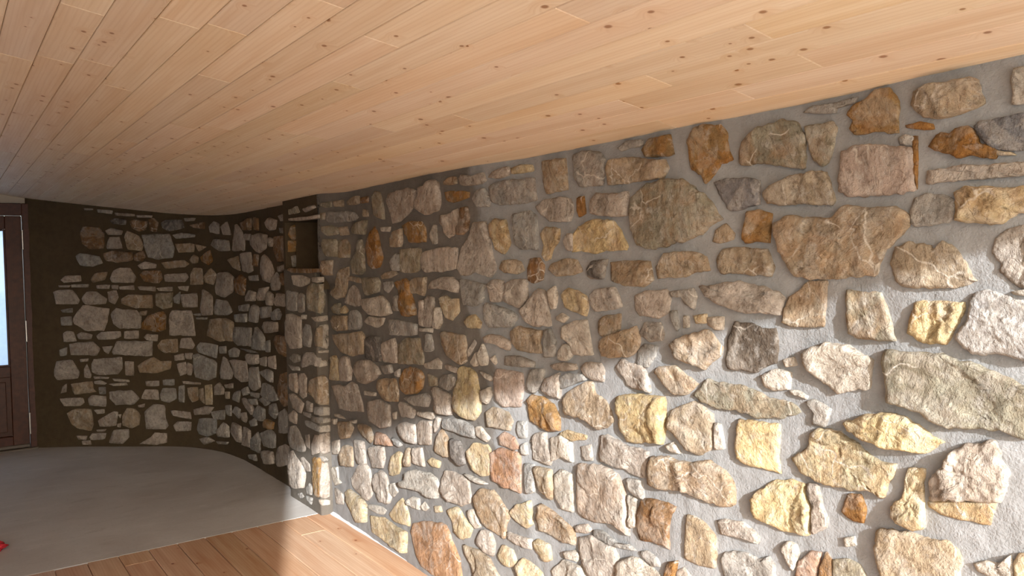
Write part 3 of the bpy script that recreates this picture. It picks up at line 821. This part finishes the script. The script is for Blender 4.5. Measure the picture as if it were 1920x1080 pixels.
p 820,920 850,825 960,820 965,880 920,930 840,920
p 670,880 690,850 790,850 780,895 680,900
p 575,870 650,870 640,900 590,895
p 615,910 670,905 680,935 620,935
p 1050,930 1130,880 1160,845 1250,850 1250,920 1180,935
g 1490,890 1560,880 1610,910 1530,935
g 1620,910 1710,915 1700,935 1640,930
p 880,780 905,775 900,805 880,800
p 885,710 905,710 900,735
p 1035,640 1080,630 1075,655 1040,655
p 725,825 790,820 780,835 730,835
p 1305,265 1370,250 1380,300 1310,305
p 1385,250 1440,250 1430,295 1390,290
@ 360 600 4 far
p 210,400 230,270 260,300 300,400 290,440 220,440
p 290,300 400,310 420,460 370,470 330,430
g 430,360 490,350 510,500 470,530 430,500
g 310,150 320,50 440,60 445,200 340,190
g 455,130 480,50 540,130 540,230 455,220
p 530,50 540,10 630,15 635,90 560,100
g 555,160 580,150 580,240 555,240
b 610,150 640,110 720,130 725,280 680,260 620,200
g 270,230 310,205 350,230 340,280 280,280
g 200,200 250,195 250,250 205,250
g 360,215 440,225 490,250 420,240
p 405,290 420,255 490,260 495,330 440,335
p 500,290 555,275 555,350 510,340
p 565,280 620,265 625,370 570,350
g 500,390 550,370 600,390 600,470 550,440
b 645,470 660,410 720,390 725,640 690,650 650,580
p 240,485 300,475 300,515 250,510
p 165,500 200,470 235,520 230,560 165,565
g 300,600 320,540 360,530 350,620
t 245,540 275,540 275,590 250,590
g 375,520 410,500 430,550 380,570
g 433,540 500,550 495,590 440,570
g 515,560 530,470 600,500 640,600 590,610
p 370,590 400,585 460,660 450,710 400,660
g 420,590 480,590 490,640 440,630
g 500,600 530,575 580,620 550,645
g 300,690 320,650 360,670 350,740
g 250,640 290,640 290,720 260,710
p 365,700 400,690 410,740 400,770 370,750
g 460,720 490,640 540,670 540,760 490,750
g 575,640 620,625 640,700 620,745 580,700
O 535,790 550,740 610,770 600,820 560,820
g 645,700 690,670 720,720 720,850 650,850
p 285,840 300,770 360,800 372,920 330,910
p 376,880 382,800 430,830 435,960 380,940
g 425,760 470,735 480,790 440,800
g 435,900 490,840 508,900 505,1000 440,970
g 512,850 580,820 620,860 620,960 540,950
p 625,1060 640,960 690,930 720,950 720,1090 640,1100
p 520,980 600,990 610,1080 540,1080
g 420,1010 470,1010 480,1060 430,1040
@ 360 340 4 far
p 510,640 540,550 590,600 615,680 580,760 540,740
p 445,440 460,400 500,390 555,400 550,500 500,540 460,510
p 390,395 440,395 430,445 400,440
b 370,310 440,270 440,370 390,370
b 460,270 490,280 490,370 460,360
p 555,310 580,275 630,290 620,360 580,370
p 645,260 690,240 700,290 660,300
g 650,350 720,345 715,390 660,390
b 610,420 690,410 700,600 640,600 610,520
p 575,420 600,430 595,490 575,490
g 420,710 490,700 495,745 430,745
p 395,870 420,820 475,830 470,900 405,900
p 480,860 510,800 570,790 540,890 485,895
p 595,740 630,680 660,740 650,810 605,820
b 665,690 725,690 725,770 670,780
p 555,890 570,820 605,850 600,930 560,930
p 610,900 640,840 700,850 700,940 620,930
g 505,945 585,940 585,1020 510,1030
g 595,990 640,950 665,1000 650,1040 600,1040
g 430,960 460,920 500,950 490,1060 420,1050
g 345,930 425,920 420,975 350,975
g 315,1000 405,990 405,1055 325,1055
b 460,550 500,550 490,640 460,630
p 640,640 715,620 715,660 650,680
@ 500 820 6.75 side
w 680,800 740,790 800,800 800,850 700,860
g 680,250 740,240 790,290 720,310
"""
PAL={'g':(171,169,165,.06),'d':(118,113,109,.08),'p':(191,181,171,.13),'t':(178,162,140,.3),'o':(152,114,70,.7),
     'O':(164,134,92,.85),'y':(210,195,162,.4),'Y':(216,198,156,.5),'w':(208,201,190,.12),'W':(192,189,187,.05),'b':(140,114,88,.5),
     'r':(190,156,136,.5),'R':(184,146,114,.45),'v':(162,156,138,.28),'s':(136,136,140,.05),'D':(108,97,86,.1),'f':(184,168,144,.2),'q':(190,174,164,.08)}
def parse():
    out=[]; blk=None
    for ln in STONES.strip().splitlines():
        w=ln.split()
        if w[0]=='@': blk=(float(w[1]),float(w[2]),float(w[3]),w[4]); continue
        x0,y0,s,S=blk
        out.append((S,w[0],[(x0+float(a)/s,y0+float(b)/s) for a,b in (q.split(',') for q in w[1:])]))
    return out

def outline(P,n,rng,jit):
    """even resampling of a slightly rounded polygon, roughened"""
    P=np.array(P,float)
    A=sum(P[i,0]*P[(i+1)%len(P),1]-P[(i+1)%len(P),0]*P[i,1] for i in range(len(P)))
    if A<0: P=P[::-1]
    m=len(P); L=np.linalg.norm(np.roll(P,-1,0)-P,axis=1); R=[]
    for i in range(m):
        a,b=P[i],P[(i+1)%m]; k=max(2,int(round(n*L[i]/L.sum())))
        R+= [a+(b-a)*(j/k) for j in range(k)]
    R=np.array(R); R=.84*R+.08*np.roll(R,1,0)+.08*np.roll(R,-1,0)
    s=np.concatenate([[0],np.cumsum(np.linalg.norm(np.roll(R,-1,0)-R,axis=1))]); t=s[:-1]; n=len(R)
    tn=np.roll(R,-1,0)-np.roll(R,1,0); tn/=np.maximum(1e-9,np.linalg.norm(tn,axis=1))[:,None]
    nr=np.stack([tn[:,1],-tn[:,0]],1)
    k=rng.uniform(0,99)
    f=np.array([noise.fractal((t_/ (s[-1])*n*.22+k,k*.7,0.3),1.0,2.0,3)+.9*noise.noise((t_/s[-1]*n*.55,k,9.1)) for t_ in t])
    return R+nr*(f*jit)[:,None]

NEAR_BOX=[]
def build_stone(S,kind,poly,parent,rng,A=None):
    raw=A is not None
    P=np.array(poly); size=math.sqrt(max(1.0,np.ptp(P[:,0])*np.ptp(P[:,1])))
    per=np.linalg.norm(np.roll(P,-1,0)-P,axis=1).sum()
    proud=rng.uniform(.006,.015) if S=='near' else rng.uniform(.007,.016)
    if kind in 'YvwtW' and size>100: proud+=.004
    if A is None: A=np.array([unproject(S,x,y,proud*.6) for x,y in poly])
    if S=='near': NEAR_BOX.append((A[:,0].min(),A[:,0].max(),A[:,1].min(),A[:,1].max()))
    n=int(min(84,max(14,per/5.5))); rings=int(min(16,max(3,size/11)))
    mext=math.sqrt(max(1e-6,np.ptp(A[:,0])*np.ptp(A[:,1])))
    ac=A.mean(0); A=ac+(A-ac)*(1+.0055/mext)
    O=outline(A,n,rng,min(.006,mext*.03)); c=O.mean(0); n=len(O)
    amp=min(.026,.105*mext+.002)*rng.uniform(.6,1.25)
    ang=rng.uniform(-.5,.5)+(0 if rng.random()<.75 else 1.4); ca,sa=math.cos(ang),math.sin(ang)
    an=rng.uniform(2.0,6.0); freq=min(55,max(12,2.6/mext)); k0=rng.uniform(0,200)
    tilt=(rng.uniform(-.03,.03),rng.uniform(-.03,.03)); ridged=rng.random()<.7
    style_flat=kind in 'gdsvRWfqD' or rng.random()<.25
    if style_flat: amp*=.6
    if kind in 'fqvRD' and size>40: amp*=.55
    lv=[(1.0,-.02),(1.0,proud*.5)]
    rim=min(.3,.006/(.5*mext)); lv.append((1-rim,None))
    for i in range(1,rings+1):
        t=i/rings
        r=1-t*.999 if i<rings else 0
        r=(1-rim)*(1-t)
        lv.append((max(0,r),None))
    def relief(u,v):
        x=(u*ca+v*sa)*freq; y=(-u*sa+v*ca)*freq/an
        h=noise.fractal((x*.5+k0,y*.5,k0*.3),1.0,2.0,3)
        if ridged: h=.4*h+.6*(1-2.2*abs(noise.noise((x*.9+k0,y*.9,7.7))))
        h2=noise.fractal((u*90+k0,v*90,3.1),.9,2.1,2)
        # broken steps: cleaved layers
        st=noise.noise((u*freq*.35+k0*2,v*freq*.35,11.0)); step=(1.0 if st>.12 else 0.0)+(1.0 if st<-.18 else 0)*-.8
        return h*.75+h2*.2+step*.5
    verts=[]; faces=[]
    base=surf_p(S,c[0],c[1],0)
    for li,(r,hh) in enumerate(lv):
        if r<=1e-6:
            h=proud+amp*relief(c[0],c[1]); verts.append(surf_p(S,c[0],c[1],h)); break
        for j in range(n):
            a=c[0]+(O[j,0]-c[0])*r; z=c[1]+(O[j,1]-c[1])*r
            if hh is None:
                e=min(1.0,(1-r)*mext*.5/.009); e=math.sqrt(e)
                h=proud*(.55+.45*e)+amp*relief(a,z)*e*.9+(tilt[0]*(a-c[0])+tilt[1]*(z-c[1]))*e
                h=max(h,proud*.55)
            else: h=hh
            z=max(z,-.01)
            verts.append(surf_p(S,a,z,h))
    L=(len(verts)-1)//n
    flip = S in ('far',)
    for l in range(L-1):
        for j in range(n):
            q=(l*n+j,l*n+(j+1)%n,(l+1)*n+(j+1)%n,(l+1)*n+j)
            faces.append(q)
    for j in range(n): faces.append(((L-1)*n+j,(L-1)*n+(j+1)%n,len(verts)-1))
    # orientation: outward normal must face the room
    a,b,c3=[np.array(verts[i]) for i in (faces[-1])]
    nn=np.cross(b-a,c3-a); out=np.array(surf_p(S,c[0],c[1],1.0))-np.array(surf_p(S,c[0],c[1],0.0))
    if nn@out<0: faces=[f[::-1] for f in faces]
    if raw: return verts,faces
    loc=np.array(base)
    V=[np.array(v)-loc for v in verts]
    o=mesh_obj('stone',V,faces,M_STONE,parent,True,tuple(loc))
    col=PAL[kind]; j=rng.uniform(-.1,.08); w=rng.uniform(-.03,.03)
    L3=lin(col[:3]); o.color=(L3[0]*(1+j+w),L3[1]*(1+j),L3[2]*(1+j-w),min(1,max(0,col[3]+rng.uniform(-.25,.15))))
    return o

# ------------------------------------------------------------------ wall bodies
def mortar_h(p,q,k=0.0):
    return .0025+.0045*noise.fractal((p*3.1+k,q*3.1,1.7),1.0,2.0,3)+.0022*noise.fractal((p*16,q*16+k,4.2),.9,2.0,3)
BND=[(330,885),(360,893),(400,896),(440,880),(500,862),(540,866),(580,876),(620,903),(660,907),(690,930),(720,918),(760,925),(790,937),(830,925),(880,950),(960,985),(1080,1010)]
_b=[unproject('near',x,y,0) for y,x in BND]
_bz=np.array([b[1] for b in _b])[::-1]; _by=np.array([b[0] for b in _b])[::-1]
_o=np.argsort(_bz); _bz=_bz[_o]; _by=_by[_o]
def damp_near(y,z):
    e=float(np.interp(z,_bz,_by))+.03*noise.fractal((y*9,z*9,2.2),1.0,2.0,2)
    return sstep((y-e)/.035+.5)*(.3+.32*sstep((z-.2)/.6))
def solid_from_grid(name,G,back,mat,damp=None):
    """front grid G[i][j] closed by sides and a back sheet"""
    ni,nj=len(G),len(G[0]); v=[p for row in G for p in row]
    f=[(i*nj+j,i*nj+j+1,(i+1)*nj+j+1,(i+1)*nj+j) for i in range(ni-1) for j in range(nj-1)]
    loop=[i*nj for i in range(ni)]+[(ni-1)*nj+j for j in range(1,nj)]+[i*nj+nj-1 for i in range(ni-2,-1,-1)]+[j for j in range(nj-2,0,-1)]
    n0=len(v); v+= [back(v[i]) for i in loop]
    m=len(loop)
    f+=[(loop[k],loop[(k+1)%m],n0+(k+1)%m,n0+k) for k in range(m)]
    nb=len(v)
    # back sheet: strip between the two long runs
    A_=[n0+k for k in range(ni)]; B_=[n0+ni+nj-2+k for k in range(ni)][::-1]
    f+=[(A_[k],B_[k],B_[k+1],A_[k+1]) for k in range(ni-1)]
    o=mesh_obj(name,v,f,mat,None,True)
    if damp is not None:
        at=o.data.attributes.new('damp','FLOAT','POINT'); at.data.foreach_set('value',list(damp)+[1.0]*(len(v)-len(damp)))
    return o
rng=random.Random(21)
ys=list(np.arange(-.70,.5,.06))+list(np.arange(.5,2.2,.0115))+list(np.arange(2.2,4.60,.016))+[4.61,4.625,4.64]
zs=np.linspace(-.06,2.02,150)
G=[];D=[]
for y in ys:
    row=[]
    for z in zs:
        ye=4.64-.065*sstep((z-1.42)/.09); yy=min(y,ye) if y<4.6 else ye-(4.64-y)
        if y<4.6: yy=min(y,ye-.04*(4.64-y))
        row.append((near_x(yy,z)+mortar_h(yy,z),yy,float(z))); D.append(damp_near(yy,z))
    G.append(row)
wall_right=structure(solid_from_grid('wall_right',G,lambda p:(2.36,p[1],p[2]),M_MORTAR,D))
# pier with its niche
def boxes(name,L,mat,parent=None):
    v=[];f=[]
    for b in L:
        a,g=box_data(*b); k=len(v); v+=a; f+=[tuple(i+k for i in q) for q in g]
    o=mesh_obj(name,v,f,mat,parent)
    return o
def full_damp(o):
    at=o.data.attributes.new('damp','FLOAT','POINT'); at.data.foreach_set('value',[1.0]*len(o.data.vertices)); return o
path=[]
for k in range(9): path.append((2.0-.128*k/8,PY0,0,-1))
for k in range(1,6):
    t=math.pi/2*k/6; path.append((PX+.012-.012*math.sin(t),PY0+.012-.012*math.cos(t),-math.sin(t),-math.cos(t)))
for k in range(30): path.append((PX,PY0+.012+(PY1-PY0-.024)*k/29,-1,0))
for k in range(1,6):
    t=math.pi/2*k/6; path.append((PX+.012-.012*math.cos(t),PY1-.012+.012*math.sin(t),-math.cos(t),math.sin(t)))
for k in range(5): path.append((PX+.012+.1*k/4,PY1,0,1))
G=[]
for i,(x,y,nx,ny) in enumerate(path):
    G.append([(x+nx*.9*mortar_h(i*.02+3,z,5),y+ny*.9*mortar_h(i*.02+3,z,5),float(z)) for z in np.linspace(-.06,1.525,90)])
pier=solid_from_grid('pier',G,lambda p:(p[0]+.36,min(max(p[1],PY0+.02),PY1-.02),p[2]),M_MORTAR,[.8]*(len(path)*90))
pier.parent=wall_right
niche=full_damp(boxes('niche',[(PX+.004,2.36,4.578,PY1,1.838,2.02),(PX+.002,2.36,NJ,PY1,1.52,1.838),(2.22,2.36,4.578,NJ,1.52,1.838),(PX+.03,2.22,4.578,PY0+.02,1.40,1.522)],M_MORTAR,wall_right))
# far wall
ss=np.linspace(0,FAR_S[-1],170); zf=np.linspace(-.06,2.3,110)
G=[[far_p(s,min(float(z),ceil_z(far_p(s,0,0)[0])+.05),-mortar_h(s+9,z)) for z in zf] for s in ss]
def far_back(p):
    q=np.array(p[:2]); i=int(np.argmin(((FAR-q)**2).sum(1))); return (q[0]-FAR_N[i,0]*.4,q[1]-FAR_N[i,1]*.4,p[2])
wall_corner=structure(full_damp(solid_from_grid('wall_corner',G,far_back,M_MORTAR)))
OWN={'near':wall_right,'pier':pier,'side':pier,'far':wall_corner,'jamb':niche}
for S,kind,poly in parse(): build_stone(S,kind,poly,OWN[S],rng)

# stones of the same wall that lie beside and below the traced stretch
def in_frame(p):
    d=np.array(p)-CAM; w=d@fwd
    return w>.05 and -10<960+F_PX*(d@CR)/w<1930 and -10<540-F_PX*(d@CU)/w<1090
rg=random.Random(3); V=[];Fc=[];T=[]
for k in range(5000):
    y,z=rg.uniform(-.55,3.3),rg.uniform(.07,1.9); f=1-k/6500
    a,b=rg.uniform(.05,.15)*f,rg.uniform(.035,.095)*f
    if z-b<.015 or z+b>1.93 or y-a<-.6: continue
    g=.012
    if any(y-a-g<q[1] and y+a+g>q[0] and z-b-g<q[3] and z+b+g>q[2] for q in NEAR_BOX): continue
    n=rg.randint(6,8); A=np.array([(y+a*rg.uniform(.8,1)*math.copysign(abs(math.cos(t))**.6,math.cos(t)),z+b*rg.uniform(.8,1)*math.copysign(abs(math.sin(t))**.6,math.sin(t))) for t in [2*math.pi*(i+rg.uniform(-.2,.2))/n for i in range(n)]])
    if any(in_frame((near_x(p[0],p[1])-.02,p[0],p[1])) for p in A): continue
    kind=rg.choice('pptgywtvprb'); vv,ff=build_stone('near',kind,[(x*500,q*500) for x,q in A],None,rg,A)
    o=len(V); V+=vv; Fc+=[tuple(i+o for i in q) for q in ff]
    L3=lin(PAL[kind][:3]); j=rg.uniform(.9,1.08); T+=[(L3[0]*j,L3[1]*j,L3[2]*j,1.0)]*len(vv)
rest=mesh_obj('rubble_stones',V,Fc,M_STONE_MIX,wall_right,True); rest['kind']='stuff'
at=rest.data.attributes.new('tint','FLOAT_COLOR','POINT'); at.data.foreach_set('color',[q for t in T for q in t])

# ------------------------------------------------------------------ ceiling planks
ALPHA=math.atan(CEIL_K); PW=.1045; TH=.018
v=[];Y0c,Y1c=-.62,8.6
for (x,t) in ((-2.75,.0),(2.5,.0)):
    for y in (Y0c,Y1c):
        z=ceil_z(x)+TH+.006; v+=[(x,y,z),(x,y,z+.22)]
ceiling=structure(mesh_obj('ceiling',v,[(0,2,6,4),(1,5,7,3),(0,4,5,1),(2,3,7,6),(0,1,3,2),(4,6,7,5)],M_GROOVE))
rc=random.Random(5); cache={}
def plank(name,w,L,t,b,mat,parent,loc,rot,up):
    key=(name,round(w,4),round(L,3),t,b)
    if key not in cache:
        z0,z1=(0,t) if up else (-t,0)
        vv,ff=box_data(-w/2,w/2,-L/2,L/2,z0,z1,b)
        me=bpy.data.meshes.new(name); me.from_pydata(vv,[],[tuple(q) for q in ff]); me.update(); me.materials.append(mat); cache[key]=me
    o=bpy.data.objects.new(name,cache[key]); COL.objects.link(o); o.parent=parent; o.location=loc; o.rotation_euler=rot; return o
row=-29
while True:
    xa=.378+PW*row; xb=xa+PW
    if xa>1.97: break
    xc=(xa+xb)/2; y=Y0c-rc.uniform(0,1.2)
    while y<8.12:
        L=9.5 if xc<-.35 else rc.choice((.6,.9,1.2,1.2,1.5,1.8,2.1,2.4,2.7))
        a,b=max(y,Y0c),min(y+L,8.12); y+=L
        if b-a<.1: continue
        if xc<-1.2 and False: continue
        plank('ceiling_plank',PW/math.cos(ALPHA)-.0012,b-a-.0008,TH,.0022,M_CEIL,ceiling,(xc,(a+b)/2,ceil_z(xc)),(0,ALPHA,0),True)
    row+=1

# ------------------------------------------------------------------ floor
JOINT=4.68
floor=structure(boxes('floor',[(-2.75,2.4,JOINT+.003,8.6,-.2,0.0)],M_CONC))
deck=structure(boxes('floor_deck',[(-2.75,2.4,-.62,JOINT,-.2,-.026)],M_GROOVE))
x=1.928; rf=random.Random(11); i=0
while x>-2.6:
    y=-.62-rf.uniform(0,2.0)
    while y<JOINT:
        L=rf.choice((2.4,3.0,3.6,4.2)); a,b=max(y,-.62),min(y+L,JOINT); y+=L
        if b-a<.15: continue
        plank('floor_board',.1505-.0032,b-a-.0014,.024,.003,M_FLOOR,deck,(x-.0752,(a+b)/2,-.0005),(0,0,0),False)
    x-=.1505
# cement fillet between the boards and the wall
n=90;v=[];f=[]
M_CEM=flat_material('cement_fillet',lin((196,196,198)),.9,0,.08,12,.3)
for i in range(n+1):
    y=-.6+(JOINT+.02+.6)*i/n; e=.006*noise.noise((y*6,0,3)); h=.012+.008*noise.noise((y*5,2,1))
    v+=[(1.912+e,y,-.02),(1.914+e,y,.0015),(1.935+e,y,h),(1.965,y,h+.02),(1.965,y,-.02)]
for i in range(n):
    for k in range(5):
        f.append((i*5+k,i*5+(k+1)%5,(i+1)*5+(k+1)%5,(i+1)*5+k))
f+=[(0,4,3,2,1),(n*5,n*5+1,n*5+2,n*5+3,n*5+4)]
structure(mesh_obj('trim_1',v,f,M_CEM,None,True))

# ------------------------------------------------------------------ other walls of the room
def wall_poly(name,L,mat): return structure(boxes(name,L,mat))
DX0,DX1,DH=-.33,.642,2.134
def sloped(name,x0,x1,y0,y1,mat,z0=-.2):
    v=[(x0,y0,z0),(x1,y0,z0),(x1,y1,z0),(x0,y1,z0),(x0,y0,ceil_z(x0)+.01),(x1,y0,ceil_z(x1)+.01),(x1,y1,ceil_z(x1)+.01),(x0,y1,ceil_z(x0)+.01)]
    return structure(mesh_obj(name,v,[(0,3,2,1),(4,5,6,7),(0,1,5,4),(1,2,6,5),(2,3,7,6),(3,0,4,7)],mat))
sloped('wall_back',-2.75,DX0,8.04,8.34,M_WALL)
sloped('wall_header',DX0,.72,8.05,8.34,M_PLAIN,DH)
zt=ceil_z(-2.6)+.01
FILL_WINS=[(-.3,1.9,.8,2.1)]  # unseen opening added in the left wall to let in fill light
L=[]; yy=-.62
for (a,b,z0,z1) in FILL_WINS:
    L+=[(-2.85,-2.6,yy,a,-.2,zt),(-2.85,-2.6,a,b,-.2,z0),(-2.85,-2.6,a,b,z1,zt)]; yy=b
L.append((-2.85,-2.6,yy,8.34,-.2,zt))
structure(boxes('wall_left',L,M_WALL))
for i,(a,b,z0,z1) in enumerate(FILL_WINS):
    win=structure(empty('fill_window_%d'%(i+1),(-2.72,(a+b)/2,z0))); m=(a+b)/2
    for nm,q in (('fill_window_sill',(-2.85,-2.55,a,b,z0,z0+.03)),('fill_window_frame',(-2.75,-2.69,a,a+.06,z0+.03,z1)),('fill_window_frame',(-2.75,-2.69,b-.06,b,z0+.03,z1)),('fill_window_frame',(-2.75,-2.69,a+.06,b-.06,z1-.06,z1)),('fill_window_mullion',(-2.75,-2.69,m-.03,m+.03,z0+.03,z1-.06))):
        o=box(nm,*q,M_DOOR,None,.004); o.location=Vector(o.location)-Vector(win.location); o.parent=win
sloped('wall_front',-2.75,-.45,-.62,-.45,M_WALL)

# ------------------------------------------------------------------ door
door=structure(empty('door_1',(.155,8.08,0)))
def dpart(name,x0,x1,y0,y1,z0,z1,mat=None,b=.004,parent=None):
    o=box(name,x0,x1,y0,y1,z0,z1,mat or M_DOOR,None,b)
    p=parent or door; w=Vector(o.location); o.parent=p
    base=Vector(door.location)+(Vector(p.location) if p is not door else Vector((0,0,0)))
    o.location=w-base; return o
dpart('door_jamb',.588,.642,8.02,8.14,0,DH); dpart('door_jamb',DX0,DX0+.054,8.02,8.14,0,DH)
dpart('door_head',DX0+.054,.588,8.02,8.14,2.03,DH)
LX0,LX1=DX0+.058,.584
dpart('stile',.462,LX1,8.045,8.10,.012,2.026); dpart('stile',LX0,LX0+.122,8.045,8.10,.012,2.026)
dpart('top_rail',LX0+.122,.462,8.045,8.10,1.911,2.026); dpart('lock_rail',LX0+.122,.462,8.045,8.10,.635,.728)
dpart('bottom_rail',LX0+.122,.462,8.045,8.10,.012,.12)
pn=dpart('lower_panel',LX0+.122,.462,8.066,8.09,.12,.635)
dpart('raised_field',LX0+.16,.424,8.058,8.068,.158,.597,None,.005,pn)
dpart('glass_pane',LX0+.122,.462,8.068,8.078,.728,1.911,M_GLASS,0)
for (x0,x1,z0,z1) in ((.447,.462,.728,1.911),(LX0+.122,LX0+.137,.728,1.911),(LX0+.137,.447,.728,.743),(LX0+.137,.447,1.896,1.911)):
    dpart('glazing_bead',x0,x1,8.056,8.068,z0,z1,None,.003)
dpart('weather_bar',LX0,LX1,8.02,8.045,.015,.045,M_SILL,.006)
dpart('threshold',DX0,.642,7.99,8.16,-.005,.012,M_SILL,.004)
def cyl(name,x,y,z0,z1,r,mat,parent,n=10):
    v=[(r*math.cos(2*math.pi*i/n),r*math.sin(2*math.pi*i/n),z) for z in (0,z1-z0) for i in range(n)]
    f=[(i,(i+1)%n,n+(i+1)%n,n+i) for i in range(n)]+[tuple(range(n))[::-1],tuple(range(n,2*n))]
    o=mesh_obj(name,v,f,mat,parent); o.location=Vector((x,y,z0))-Vector(parent.location); return o
for z0,z1 in ((1.736,1.903),(.936,1.118),(.13,.314)): cyl('hinge',.586,8.014,z0,z1,.0075,M_STEEL,door)
cyl('door_handle',LX0+.06,8.02,.98,1.1,.011,M_STEEL,door)

# ------------------------------------------------------------------ small things
def blob(name,loc,r,mat,seed,nu=28,nv=16,rough=.35,fr=1.7):
    v=[];f=[]
    for i in range(nv+1):
        th=math.pi*i/nv
        for j in range(nu):
            ph=2*math.pi*j/nu; d=(math.sin(th)*math.cos(ph),math.sin(th)*math.sin(ph),math.cos(th))
            k=1+rough*noise.fractal((d[0]*fr+seed,d[1]*fr,d[2]*fr),1.0,2.0,4)
            v.append((d[0]*r[0]*k,d[1]*r[1]*k,max(0,d[2]*r[2]*k+r[2]*.8)))
    for i in range(nv):
        for j in range(nu): f.append((i*nu+j,(i+1)*nu+j,(i+1)*nu+(j+1)%nu,i*nu+(j+1)%nu))
    o=mesh_obj(name,v,f,mat,None,True,loc); return o
rag=blob('rag',(.178,5.205,0.0),(.062,.045,.028),M_RED,4.4,36,20,.35,2.6)
rag['label']='crumpled red rag lying on the bare concrete floor'; rag['category']='rag'

# ------------------------------------------------------------------ outdoors
gr=boxes('ground',[(-60,60,-60,60,-.45,-.21)],M_GRASS); structure(gr)
hs=blob('shrub',(.7,13.2,-.21),(1.5,.9,.75),M_LEAF,3.3,40,24,.3,3.0)
hs['label']='grey green shrub outside behind the glazed brown door'; hs['category']='shrub'
